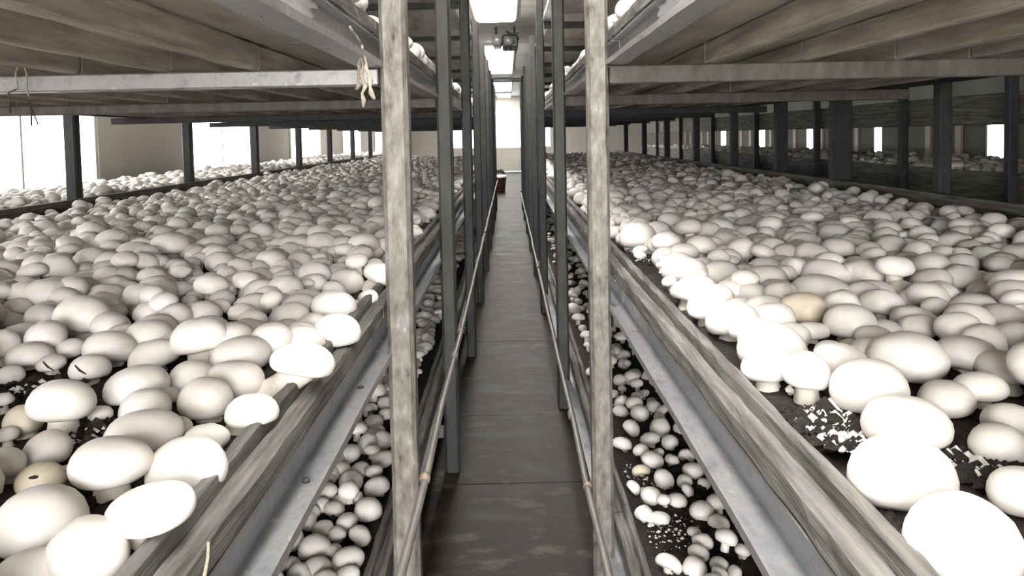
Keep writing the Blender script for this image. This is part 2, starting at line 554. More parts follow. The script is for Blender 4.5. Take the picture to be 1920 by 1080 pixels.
LT = [-.73, -.255, .204, .665]
RT = [-.76, -.253, .228, .69]
L_FAR, R_FAR = 1.72, 1.40
main_rack(-1, LPOST, LT, L_FAR, [(2.95 + 1.06 * k - 2.12, .045) for k in range(0, 9)], [.40 + .14 * k for k in range(9)],
          'left steel and wood growing rack with mushroom beds along the aisle', .018)
main_rack(1, RPOST, RT, R_FAR, [(1.2, .045), (2.41, .04), (3.15, .085), (3.84, .06), (4.64, .045), (5.57, .045), (6.6, .05), (7.7, .05), (8.9, .05)],
          [.40, .59, .775, .92, 1.06, 1.2], 'right steel and wood growing rack with mushroom beds along the aisle', -.008)

# second racks near the walls
def side_rack(s, l0, l1, zt, ys, yf, label, legs, full, upper=None):
    e = empty('side_rack', (s * (l0 + l1) / 2, (ys + yf) / 2, 0))
    tag(e, label, 'rack', 'outer growing racks')

    def P(o):
        o.location = o.location - e.location
        return o
    for z_ in [zt] + ([upper] if upper else []):
        for l in (l0, l1):
            P(beam('side_plank', (s * l, ys, Z(z_ - .06)), (s * l, yf, Z(z_ - .06)), .02, .14, 'wood', e, n=30, jit=.001))
        P(box('deck_panel', s * (l0 + .01), s * (l1 - .01), ys, yf, Z(z_ - .06), Z(z_ - .05), 'deck_board', e))
    for d in legs:
        for l in (l0, l1):
            top = Z(.8) if full and l == l0 else Z(zt - .02)
            ll = l - .033 if l == l0 else l + .033
            P(beam('post', (s * ll, d, 0), (s * ll, d, top), .042, .042, 'dark_metal', e, n=3, up=(0, 1, 0)))
        P(box('cross_beam', s * (l0 - .01), s * (l1 + .01), d - .015, d + .015, Z(zt - .16), Z(zt - .131), 'dark_metal', e))
    return e


side_rack(-1, 1.80, 2.45, -.235, .2, 12.5, 'window-side growing rack at the left, backlit by the windows', [1.0 + 1.9 * k for k in range(7)], False)
side_rack(1, 2.22, 3.2, -.22, .2, 12.5, 'dim growing rack beyond the right bed, near the dark wall', [.9, 3.25, 4.14, 5.3, 6.6, 8.0, 9.5, 11.], True, upper=.14)

# ------------------------------------------------------------------ compost beds
npr = np.random.default_rng(11)


def soil_bed(label, x0, x1, y0, y1, ztop, step_near, cat='soil'):
    xs = np.arange(min(x0, x1), max(x0, x1) + 1e-6, step_near)
    xs[-1] = max(x0, x1)
    ys = [y0]
    while ys[-1] < y1:
        st = step_near if ys[-1] < 2.2 else (.05 if ys[-1] < 5 else .15)
        ys.append(min(ys[-1] + st, y1))
    ys = np.array(ys)
    X, Y = np.meshgrid(xs, ys)
    H = npr.normal(0, .0035, X.shape) + .006 * np.sin(X * 17 + 3 * np.sin(Y * 5)) * np.sin(Y * 13)
    H = np.clip(H, -.012, .012)
    nx, ny = len(xs), len(ys)
    V = np.stack([X.ravel(), Y.ravel(), (ztop + H).ravel()], 1)
    ii = np.arange(nx * ny).reshape(ny, nx)
    q = np.stack([ii[:-1, :-1].ravel(), ii[:-1, 1:].ravel(), ii[1:, 1:].ravel(), ii[1:, :-1].ravel()], 1)
    Fc = [tuple(f) for f in q.tolist()]
    # skirt down to the deck
    base = len(V)
    loop = list(ii[0, :]) + list(ii[1:, -1]) + list(ii[-1, -2::-1]) + list(ii[-2:0:-1, 0])
    zb = ztop - .024
    V = np.vstack([V, np.array([[V[k][0], V[k][1], zb] for k in loop])])
    M = len(loop)
    for k in range(M):
        Fc.append((loop[k], base + k, base + (k + 1) % M, loop[(k + 1) % M]))
    Fc.append(tuple(base + k for k in reversed(range(M))))
    o = obj('compost_soil', mesh_from('compost_soil', V.tolist(), Fc, 'soil', True))
    tag(o, label, cat, None, 'stuff')
    return o


SO = -.018                          # soil surface below the board top
soil_bed('dark compost soil under the mushrooms of the left middle bed', -.244, -(L_FAR - .06), YS, YF, Z(LT[1] + SO), .02)
soil_bed('dark crumbly compost soil in the right middle bed', .244, R_FAR - .06, YS, YF, Z(RT[1] + SO), .02)
soil_bed('dark compost soil in the lower left bed near the floor', -.262, -.95, .6, YF, Z(LT[0] + SO), .02)
soil_bed('dark compost soil in the lower right bed near the floor', .236, .95, .6, YF, Z(RT[0] + SO), .02)
soil_bed('compost soil on the upper left bed overhead', -.244, -.8, YS, YF, Z(LT[2] + SO), .05)
soil_bed('compost soil on the upper right bed overhead', .244, .8, YS, YF, Z(RT[2] + SO), .05)
soil_bed('compost soil of the window-side bed at the left', -1.815, -2.435, .25, 12.45, Z(-.26), .05)
soil_bed('compost soil of the dim outer bed at the right', 2.235, 3.185, .25, 12.45, Z(-.245), .05)

# ------------------------------------------------------------------ mushrooms
PROF = [(0.0, .58), (.25, .565), (.48, .51), (.69, .41), (.86, .26), (.965, .07), (1.0, -.11), (.97, -.28), (.885, -.41), (.74, -.48), (.55, -.46), (.3, -.40), (.0, -.39)]


def cap_arrays(seg, prof, lump=0.0, seed=0):
    r_ = random.Random(seed)
    ph = [r_.uniform(0, 6.28) for _ in range(6)]
    V = [(0, 0, prof[0][1])]
    for (r, z) in prof[1:-1]:
        for k in range(seg):
            a = 2 * math.pi * k / seg
            f = 1 + lump * (.5 * math.sin(2 * a + ph[0]) + .35 * math.sin(3 * a + ph[1]) + .2 * math.sin(5 * a + ph[2] + 2 * z))
            dz = lump * .35 * math.sin(2 * a + ph[3] + 2 * r) * r
            V.append((r * f * math.cos(a), r * f * math.sin(a), z + dz))
    V.append((0, 0, prof[-1][1]))
    Fc = []
    n_ = len(prof) - 2
    for k in range(seg):
        Fc.append((0, 1 + k, 1 + (k + 1) % seg))
    for j in range(n_ - 1):
        for k in range(seg):
            a, b = 1 + j * seg + k, 1 + j * seg + (k + 1) % seg
            Fc.append((a, a + seg, b + seg))
            Fc.append((a, b + seg, b))
    last = len(V) - 1
    for k in range(seg):
        a, b = 1 + (n_ - 1) * seg + k, 1 + (n_ - 1) * seg + (k + 1) % seg
        Fc.append((a, last, b))
    return V, Fc


CAPS = []
for k in range(8):
    V, Fc = cap_arrays(26, PROF, [.05, .09, .13, .07, .16, .04, .11, .19][k], 40 + k)
    CAPS.append(mesh_from('cap', V, Fc, 'cap_white', True))
CAPS_T = []
for k in (1, 2):
    me = CAPS[k].copy()
    me.materials[0] = MATS['cap_tan']
    CAPS_T.append(me)


def stem_mesh():
    # unit height 1, radius 1, flared foot with torn edge
    r_ = random.Random(5)
    out = []
    for q in range(3):
        V, Fc = [], []
        seg = 12
        for z, r in ((1.0, .92), (.7, .9), (.4, 1.0), (.18, 1.12), (0.0, 1.18)):
            for k in range(seg):
                a = 2 * math.pi * k / seg
                j = 1 + r_.uniform(-.06, .06) * (2.5 if z < .2 else 1)
                V.append((r * j * math.cos(a), r * j * math.sin(a), z))
        for i in range(4):
            for k in range(seg):
                a, b = i * seg + k, i * seg + (k + 1) % seg
                Fc.append((a, a + seg, b + seg, b))
        Fc.append(tuple(range(seg)))
        Fc.append(tuple(reversed(range(4 * seg, 5 * seg))))
        out.append(mesh_from('stem', V, Fc, 'stem_white', True))
    return out


STEMS = stem_mesh()
hole_me = None


def mushroom(x, y, zs, r, hc, label, group, rr_, tan=False, tilt=None, hole=None, squash=None, stemr=None, hand=None, dx=0.0):
    """x,y stand point; zs soil height; r cap radius; hc height of the cap rim above the soil"""
    e = empty('mushroom', (x, y, zs - .004))
    e.rotation_euler = (0, 0, rr_.uniform(0, 6.28))
    tag(e, label, 'mushroom', group)
    c = obj('cap', rr_.choice(CAPS_T if tan else (CAPS if r < .021 or hand is None else [CAPS[0], CAPS[1], CAPS[3], CAPS[5]])), e, (0, 0, hc + .004))
    sq = squash if squash else rr_.uniform(.92, 1.2)
    c.scale = (r, r * rr_.uniform(.92, 1.03), r * sq)
    if tilt is None:
        tilt = rr_.gauss(0, .16)
    c.rotation_euler = (tilt, rr_.gauss(0, .1), rr_.uniform(0, 6.28))
    if hole:
        a, t = hole                      # azimuth towards the viewer and height angle of the hole
        e.rotation_euler = (0, 0, 0)
        c.rotation_euler = (0, 0, 0)
        V_, F_ = cap_arrays(10, [(0, .3), (.6, .22), (1, 0), (.6, -.2), (0, -.25)], .1, 3)
        h_ = obj('hole', mesh_from('hole', [(q[0] * .22, q[1] * .14, q[2] * .16) for q in V_], F_, 'hole_brown', True), c)
        h_['label'] = 'dark bitten hole'
        h_.location = (math.sin(a) * .93 * math.cos(t), -math.cos(a) * .93 * math.cos(t), .5 * math.sin(t))
        h_.rotation_euler = (t * .6, 0, a)
    if dx:
        c.location.x += dx
        e.rotation_euler = (0, 0, 0)
    st = obj('stem', rr_.choice(STEMS), e, (0, 0, 0))
    sr = (stemr or .46) * r
    top_ = Vector((dx, 0, max(.006, hc + .004 - .36 * r * sq)))
    st.scale = (sr, sr, top_.length)
    if dx:
        st.rotation_mode = 'QUATERNION'
        st.rotation_quaternion = top_.to_track_quat('Z', 'Y')
    return e


HBED = []
HAND = []      # x, y, r  of every individually built mushroom
COUNT = 0
mr = random.Random(21)


def place_px(u, v, w, bed_z, label, group, s, dh=0.0, **kw):
    """a mushroom standing on the bed, its cap seen at about (u, v) and w pixels wide"""
    global COUNT
    zs = bed_z
    zc = zs + .03
    for _ in range(4):
        p = ray_to_z(u, v, zc)
        r = .5 * w * (p - CAMP).dot(fwd) / F_PX
        hc = max(.010, .50 * r + .003 + dh * .8)
        zc = zs + hc + .06 * r
    # the stem stands in the soil even where the cap hangs out over the board
    inner = {GL: .250, GR: .250, GLL: .268, GLR: .242}[group] + .40 * r
    bx_ = p.x if abs(p.x) > inner else s * inner
    mushroom(bx_, p.y, zs, r, hc, label, group, mr, hand=1, dx=p.x - bx_, **kw)
    HAND.append((p.x, p.y, r))
    HBED.append({GL: 'LM', GR: 'RM', GLL: 'LL', GLR: 'LR'}[group])
    COUNT += 1


GL, GR = 'mushrooms of the left middle bed', 'mushrooms of the right middle bed'
GLL, GLR = 'mushrooms of the lower left bed', 'mushrooms of the lower right bed'
LS, RS = Z(LT[1] + SO), Z(RT[1] + SO)
LEFT = [
    (78, 970, 166, 'very large smooth white mushroom at the left edge, behind the one in the bottom corner', {'squash': 1.25}),
    (163, 1030, 170, 'large egg-shaped white mushroom at the bottom, overlapping the very large one behind', {}),
    (52, 1078, 136, 'white mushroom cut off by the bottom left corner of the picture', {}),
    (284, 945, 158, 'tall white mushroom by the wooden edge with a thick stem showing below its cap', {'dh': .016, 'squash': .78}),
    (207, 858, 144, 'white mushroom with visible stem left of the broad one at the wooden edge', {'dh': .02, 'squash': .85}),
    (350, 868, 148, 'broad white mushroom leaning on the left wooden edge, right of a stemmed one', {}),
    (270, 805, 138, 'large white mushroom in the middle of the front left cluster', {'dh': .006}),
    (272, 762, 96, 'white mushroom tucked directly behind the large one of the front left cluster', {'dh': .008}),
    (386, 818, 88, 'smaller white mushroom squeezed behind the broad one at the left wooden edge', {}),
    (12, 862, 78, 'white mushroom cut by the left picture edge above the very large one', {'dh': .01}),
    (90, 836, 92, 'oval white mushroom above the cream one with the dark hole', {}),
    (76, 893, 86, 'cream mushroom with a dark hole near the left picture edge', {'tan': True, 'hole': (.25, .75)}),
    (126, 884, 38, 'tiny white mushroom beside the cream one with the hole', {}),
    (472, 765, 104, 'round white mushroom overhanging the left wooden edge', {'dh': .008}),
    (386, 742, 104, 'round white mushroom just left of the one overhanging the wooden edge', {'dh': .004}),
    (255, 716, 124, 'wide oval white mushroom with a small stemmed bud at its left', {'dh': .006}),
    (116, 746, 116, 'wide white mushroom standing above bare soil, tan under its rim', {'dh': .022}),
    (44, 784, 76, 'yellowish round mushroom near the left picture edge', {'tan': True}),
    (188, 774, 42, 'small pink-white bud standing alone in dark soil', {}),
    (362, 704, 94, 'pale round mushroom behind two round ones at the left', {}),
    (570, 670, 120, 'big drooping white mushroom hanging over the left wooden edge', {'dh': .022, 'squash': .85}),
    (630, 616, 94, 'white oval mushroom resting on the left wooden edge', {'dh': .004}),
    (626, 569, 90, 'flat white mushroom behind the oval one on the left wooden edge', {'dh': .004}),
    (540, 590, 78, 'white mushroom left of the flat one by the wooden edge', {}),
    (168, 686, 76, 'pale mushroom with a dark chip of straw on its rim', {}),
    (96, 678, 50, 'small mushroom marked by a forked dark straw', {}),
    (206, 648, 94, 'smooth long white mushroom among the left middle rows', {}),
    (288, 664, 94, 'slanting elongated mushroom in the left middle rows', {'tilt': .35}),
    (330, 641, 76, 'rounded mushroom touching the slanting elongated one', {}),
    (56, 662, 80, 'grey-white mushroom low at the left, in front of another of its kind', {}),
    (40, 630, 76, 'shiny grey-white mushroom at the left side of the bed', {}),
    (84, 590, 70, 'dented mushroom with a bud pressed below it, left bed', {'dh': .01}),
    (96, 622, 46, 'bud pressed below the dented mushroom of the left bed', {}),
    (142, 591, 48, 'small round mushroom right of the dented one', {}),
    (210, 608, 76, 'domed white mushroom right of the small round one', {'dh': .006}),
    (290, 615, 80, 'oblong white mushroom right of the domed one', {}),
    (376, 584, 82, 'white mushroom with a dark speck on its front, left bed', {}),
    (388, 616, 84, 'kidney-shaped white mushroom below the speckled one', {}),
    (450, 662, 116, 'broad bright mushroom left of the drooping one', {'dh': .004}),
    (470, 626, 98, 'bright flat mushroom behind the broad bright one', {}),
    (18, 700, 52, 'mushroom cut by the left picture edge, halfway down', {}),
    (560, 627, 76, 'white mushroom wedged behind the drooping one', {}),
    (442, 706, 108, 'white mushroom half hidden behind the overhanging round one', {}),
    (714, 510, 68, 'drooping mushroom hanging out beside the nearest left post', {'dh': .012, 'tilt': .3}),
    (650, 524, 66, 'bright mushroom left of the drooping one beside the nearest left post', {}),
    (14, 812, 40, 'small white bud by the left picture edge', {}),
    (5, 748, 40, 'white bud half cut by the left picture edge', {}),
    (130, 652, 54, 'small pale mushroom behind the one marked by straw', {}),
    (390, 655, 52, 'small white mushroom in the gap behind the broad bright one', {}),
    (505, 640, 60, 'small bright mushroom between the broad and the drooping one', {}),
    (330, 800, 60, 'white mushroom filling the gap behind the front left cluster', {}),
    (310, 742, 56, 'small white mushroom between the wide oval and the round one', {}),
    (690, 555, 40, 'small mushroom on the wooden edge just left of the nearest post', {}),
]
for u, v, w, lb, kw in LEFT:
    place_px(u, v, w, LS, lb, GL, -1, **kw)
RIGHT = [
    (1688, 880, 188, 'huge round white mushroom at the right wooden edge', {'dh': .004, 'squash': 1.25}),
    (1803, 1000, 196, 'huge white mushroom at the bottom right, in front of all others', {'dh': .004, 'squash': 1.28}),
    (1917, 915, 120, 'white mushroom cut by the right picture edge behind the huge front one', {}),
    (1698, 786, 158, 'broad white mushroom partly hidden by the huge one at the wooden edge', {}),
    (1873, 826, 104, 'white mushroom with a dark bite hole, right picture side', {'hole': (.6, .3)}),
    (1774, 743, 100, 'egg-like white mushroom in front of a taller round one on the right', {}),
    (1836, 722, 92, 'tall round mushroom behind the egg-like one on the right', {'dh': .008}),
    (1628, 718, 142, 'wide white mushroom behind bare specked soil', {'dh': .008}),
    (1513, 690, 96, 'white mushroom with stem standing at the edge of the bare soil', {'dh': .02}),
    (1700, 661, 140, 'large round white mushroom in the middle of the right front cluster', {'dh': .006}),
    (1595, 600, 102, 'bright mushroom with flat underside behind the large round one', {'dh': .006}),
    (1450, 648, 128, 'large bright mushroom next to the right wooden edge', {'dh': .006}),
    (1798, 612, 82, 'oval mushroom with a short thick stem, right bed', {'dh': .022}),
    (1715, 597, 88, 'smooth round mushroom left of the oval stemmed one', {}),
    (1886, 684, 104, 'shaded oval mushroom by the right picture edge', {'dh': .006}),
    (1880, 596, 92, 'greyish mushroom by the right picture edge, upper of a pair', {}),
    (1900, 628, 86, 'greyish mushroom by the right picture edge, lower of a pair', {}),
    (1375, 596, 106, 'bright mushroom overhanging the right wooden edge', {'dh': .004}),
    (1336, 572, 64, 'bright mushroom behind the overhanging one at the right wooden edge', {}),
    (1284, 504, 84, 'white mushroom nearest the right post with a bud beneath', {'dh': .008}),
    (1286, 540, 56, 'bud beneath the white mushroom nearest the right post', {}),
    (1352, 510, 72, 'white mushroom beside the one nearest the right post', {}),
    (1435, 521, 88, 'long flat white mushroom in the right bed', {}),
    (1506, 574, 86, 'mushroom with brownish torn rim and open stem, right bed', {'dh': .012, 'tan': True}),
    (1560, 500, 76, 'white oval mushroom in the middle of the right bed', {}),
    (1746, 502, 74, 'tall egg-shaped mushroom standing out of the right bed', {'dh': .012, 'squash': 1.4}),
    (1566, 436, 60, 'rounded mushroom in the far middle of the right bed', {'dh': .008}),
    (1600, 461, 60, 'pointed mushroom below the rounded far one', {'squash': 1.35}),
    (1655, 566, 82, 'round mushroom with a greenish spot, right bed', {'dh': .008}),
    (1750, 549, 60, 'mushroom below the tall egg-shaped one', {}),
    (1820, 566, 64, 'pale mushroom right of the round green-spotted one', {}),
    (1802, 494, 62, 'mushroom touching the tall egg-shaped one on its right', {}),
    (1893, 786, 92, 'white mushroom cut by the right picture edge above the bitten one', {}),
    (1600, 650, 58, 'small white bud with yellow tip in the right front cluster', {}),
    (1540, 543, 110, 'broad bright mushroom above the torn brownish one', {}),
    (1440, 580, 92, 'bright mushroom between the edge and the torn brownish one', {}),
    (1230, 460, 50, 'small white mushroom just right of the nearest right post', {}),
    (1182, 446, 52, 'white mushroom touching the nearest right post', {}),
    (1556, 655, 60, 'white mushroom hidden between the large ones near bare soil', {}),
    (1858, 528, 60, 'mushroom right of the tall egg-shaped pair', {}),
    (1486, 625, 70, 'bright mushroom behind the large one next to the wooden edge', {}),
    (1520, 620, 60, 'bright mushroom below the torn brownish rim', {}),
    (1660, 620, 70, 'white mushroom peeping out behind the large round one', {}),
]
for u, v, w, lb, kw in RIGHT:
    place_px(u, v, w, RS, lb, GR, 1, **kw)
LOWL = [(706, 910, 50), (690, 952, 55), (658, 900, 45), (620, 884, 42), (622, 860, 50), (655, 848, 48), (720, 858, 48), (716, 824, 42), (688, 830, 44),
        (606, 990, 40), (600, 946, 40), (590, 1024, 62), (652, 1046, 62), (650, 975, 44), (632, 998, 36), (676, 1001, 46), (545, 1011, 46), (546, 1056, 34),
        (595, 1062, 54), (640, 936, 36), (612, 915, 36), (665, 930, 36), (575, 975, 40), (625, 1030, 36), (640, 878, 38), (700, 790, 38), (665, 800, 40),
        (725, 775, 34), (690, 765, 36), (640, 815, 38), (560, 1075, 50), (650, 1078, 48), (676, 878, 38)]
LL_Z, LR_Z = Z(LT[0] + SO), Z(RT[0] + SO)
ORD = ['first', 'second', 'third', 'fourth', 'fifth', 'sixth', 'seventh', 'eighth', 'ninth', 'tenth', 'eleventh', 'twelfth', 'thirteenth', 'fourteenth', 'fifteenth',
       'sixteenth', 'seventeenth', 'eighteenth', 'nineteenth', 'twentieth'] + ['%dth' % k for k in range(21, 60)]


def lower_labels(lst, side):
    """column (by the board, mid bed, under the rail) and order upward from the picture's bottom"""
    cols = {}
    for i, (u, v, w) in enumerate(lst):
        q = abs(u - 953) / (v - 255.0)
        c_ = 0 if q < .375 else (1 if q < .43 else 2)
        cols.setdefault(c_, []).append((-v, i))
    out = {}
    for c_, l_ in cols.items():
        l_.sort()
        for k, (_, i) in enumerate(l_):
            where = ('along the board', 'down the middle', 'under the rail')[c_]
            size = 'small' if lst[i][2] < 38 else 'pale'
            out[i] = '%s %s mushroom from the picture bottom, %s of the lower %s bed' % (ORD[k], size, where, side)
    # count sizes together so that the order is true of all mushrooms in the column
    return {i: t.replace(' small mushroom', ' mushroom').replace(' pale mushroom', ' mushroom') for i, t in out.items()}


LLAB = lower_labels(LOWL, 'left')
for i, (u, v, w) in enumerate(LOWL):
    tl = mr.random() < .3
    lab = {11: 'wide mushroom at the bottom of the lower left bed, left of the largest one', 12: 'largest mushroom at the bottom of the lower left bed, by its board',
           0: 'round mushroom touching the board of the lower left bed', 6: 'lobed mushroom by the first left post in the lower bed'}.get(i, LLAB[i])
    place_px(u, v, w, LL_Z, lab, GLL, -1, tilt=.55 if tl else None)
LOWR = [(1167, 830, 38), (1287, 853, 32), (1300, 880, 40), (1202, 882, 34), (1189, 913, 30), (1222, 928, 42), (1270, 936, 37), (1246, 897, 42), (1283, 900, 30),
        (1316, 955, 46), (1348, 976, 40), (1209, 962, 38), (1238, 970, 36), (1302, 996, 27), (1318, 1013, 38), (1255, 1054, 52), (1303, 1061, 50), (1348, 1056, 38),
        (1345, 932, 24), (1320, 905, 24), (1392, 1030, 30), (1200, 772, 38), (1185, 801, 38), (1165, 752, 30), (1236, 800, 42), (1149, 738, 22), (1162, 712, 26),
        (1206, 737, 22), (1240, 770, 30), (1255, 826, 34), (1275, 800, 28), (1230, 850, 30), (1225, 760, 30), (1190, 700, 26), (1215, 705, 24), (1170, 680, 24),
        (1290, 918, 30), (1375, 1075, 34), (1260, 860, 28)]
RLAB = lower_labels(LOWR, 'right')
for i, (u, v, w) in enumerate(LOWR):
    tl = mr.random() < .35
    lab = {15: 'large pale mushroom at the bottom of the lower right bed, by the board', 16: 'large mushroom right of the pale one at the bottom of the lower right bed',
           0: 'round white mushroom close to the first right post in the lower bed', 3: 'yellowish mushroom on the lower right bed'}.get(
        i, RLAB[i])
    place_px(u, v, w, LR_Z, lab, GLR, 1, tilt=.8 if tl else None, tan=(i == 3))

# the rest of each bed: packed at random, nearest ones as individuals, the far rest as one mass
bare = [  # bare soil seen in the photo, in plan: x, y, radius
]
for (u, v, r_px, zz) in ((1560, 800, 75, RS), (1590, 850, 60, RS), (1500, 745, 45, RS), (1830, 655, 45, RS), (1850, 880, 60, RS), (1215, 497, 14, RS), (1402, 438, 22, RS),
                         (1650, 1000, 80, RS), (1820, 790, 30, RS), (170, 815, 40, LS), (210, 930, 60, LS), (520, 700, 40, LS), (60, 730, 40, LS), (200, 590, 22, LS), (280, 1050, 50, LS)):
    p = ray_to_z(u, v, zz)
    bare.append((p.x, p.y, r_px * (p - CAMP).dot(fwd) / F_PX))

hx = np.array([h[0] for h in HAND]); hy = np.array([h[1] for h in HAND]); hr = np.array([h[2] for h in HAND]); hb = np.array(HBED)
pool = []


def scatter(x0, x1, y0, y1, zs, sp, rmean, bed, keep=1.0, handz=None):
    xa, xb = min(x0, x1), max(x0, x1)
    row = 0
    yy = y0
    while yy < y1:
        xx = xa + (sp / 2 if row % 2 else 0)
        while xx < xb:
            x = xx + mr.uniform(-.42, .42) * sp
            y = yy + mr.uniform(-.42, .42) * sp
            xx += sp
            if not (xa < x < xb):
                continue
            if mr.random() > keep:
                continue
            # clumps and bare patches
            f = math.sin(x * 9.1 + 1.3 * math.sin(y * 4)) * math.sin(y * 7.3 + 2 * math.cos(x * 5))
            if f < -.945 and y > 1.8 and mr.random() < .8:
                continue
            r = max(.011, mr.gauss(rmean, rmean * .24))
            if y > 2.0 and bed in ('LM', 'RM'):
                r *= .90
            if handz is not None:
                d2 = np.hypot(hx - x, hy - y) + np.where(hb == bed, 0, 9.)
                if np.any(d2 < .70 * (hr + r)):
                    continue
                if bed in ('LM', 'RM') and any(math.hypot(x - b[0], y - b[1]) < b[2] + .4 * r for b in bare):
                    continue
                u, v = project((x, y, zs))
                if handz(u, v):
                    continue
            if bed in ('UL', 'UR'):
                r *= 1.15
            hc = max(.007, mr.gauss(.5 * r + .010, .008)) + (.016 if bed in ('UL', 'UR') else 0)
            if mr.random() < .10:
                hc += .012
            pool.append((x, y, zs, r, hc, bed))
        row += 1
        yy += sp * .87


scatter(-.262, -(L_FAR - .09), .2, YF - .03, LS, .047, .0255, 'LM', handz=lambda u, v: v > 715 and u > -60)
scatter(.262, R_FAR - .09, .2, YF - .03, RS, .049, .0262, 'RM', handz=lambda u, v: v > 725 and u < 1960)
scatter(-.29, -.75, 1.0, YF - .03, LL_Z, .046, .0225, 'LL', handz=lambda u, v: False)
scatter(.262, .72, 1.0, YF - .03, LR_Z, .062, .0195, 'LR', keep=.8, handz=lambda u, v: v > 760 and (u - 953) / (v - 255.) < .40)
scatter(-.255, -.40, .4, YF - .03, Z(LT[2] + SO), .047, .026, 'UL')
scatter(.255, .40, .4, YF - .03, Z(RT[2] + SO), .047, .026, 'UR')
scatter(-1.83, -2.42, .9, 12.4, Z(-.26), .047, .0265, 'LW')
scatter(2.25, 3.17, .9, 12.4, Z(-.245), .052, .0255, 'RW', keep=.92)

vis = []
rest = []
for q in pool:
    x, y, zs, r, hc, bed = q
    u, v = project((x, y, zs + hc))
    inside = -20 < u < 1940 and -10 < v < 1085 and y > .15
    if bed in ('LL', 'LR') and inside:            # hidden under the middle bed's rail
        lim = 740 if bed == 'LL' else 1145
        if abs(x) / (CAMZ - zs) > .60:
            inside = False
    if bed in ('UL', 'UR'):
        inside = inside and abs(x) < .30 and y > 1.2
    size = r / max(y, .1) if inside else 0
    vis.append((size, q))
vis.sort(key=lambda t: -t[0])
NB = 300 - COUNT
named = vis[:NB]
rest = [t[1] for t in vis[NB:]]


def row_labels(items):
    """strips running away from the viewer, then order from front to back inside each strip"""
    names = {'LM': 'left middle bed', 'RM': 'right middle bed', 'LL': 'lower left bed', 'LR': 'lower right bed', 'UL': 'upper left bed', 'UR': 'upper right bed',
             'LW': 'window-side bed', 'RW': 'dim outer bed'}
    strips = [(.30, 'on the strip beside the wooden edge'), (.36, 'one cap in from the edge'), (.43, 'two caps in from the edge'), (.50, 'three caps in from the edge'),
              (.58, 'four caps in from the edge'), (.66, 'five caps in from the edge'), (.75, 'six caps in from the edge'), (.85, 'seven caps in from the edge'), (9, 'deep in the bed')]
    bins = {}
    for k, (sz, q) in enumerate(items):
        st = next(t for lim_, t in strips if abs(q[0]) < lim_)
        bins.setdefault((q[5], st), []).append((q[1], k))
    for (hx_, hy_, hr_), bd in zip(HAND, HBED):      # the order counts every mushroom of the strip
        st = next(t for lim_, t in strips if abs(hx_) < lim_)
        if (bd, st) in bins:
            bins[(bd, st)].append((hy_, None))
    out = {}
    for (bed, st), l_ in bins.items():
        l_.sort(key=lambda t: t[0])
        for n_, (_, k) in enumerate(l_):
            if k is None:
                continue
            out[k] = '%s mushroom from the front, %s, %s' % (ORD[n_], st, names[bed])
    return out


GRP = {'LM': GL, 'RM': GR, 'LL': GLL, 'LR': GLR, 'UL': 'mushrooms of the upper left bed', 'UR': 'mushrooms of the upper right bed', 'LW': GL, 'RW': GR}
AUTO = row_labels(named)
for k, (sz, (x, y, zs, r, hc, bed)) in enumerate(named):
    mushroom(x, y, zs, r, hc, AUTO[k], GRP[bed], mr)


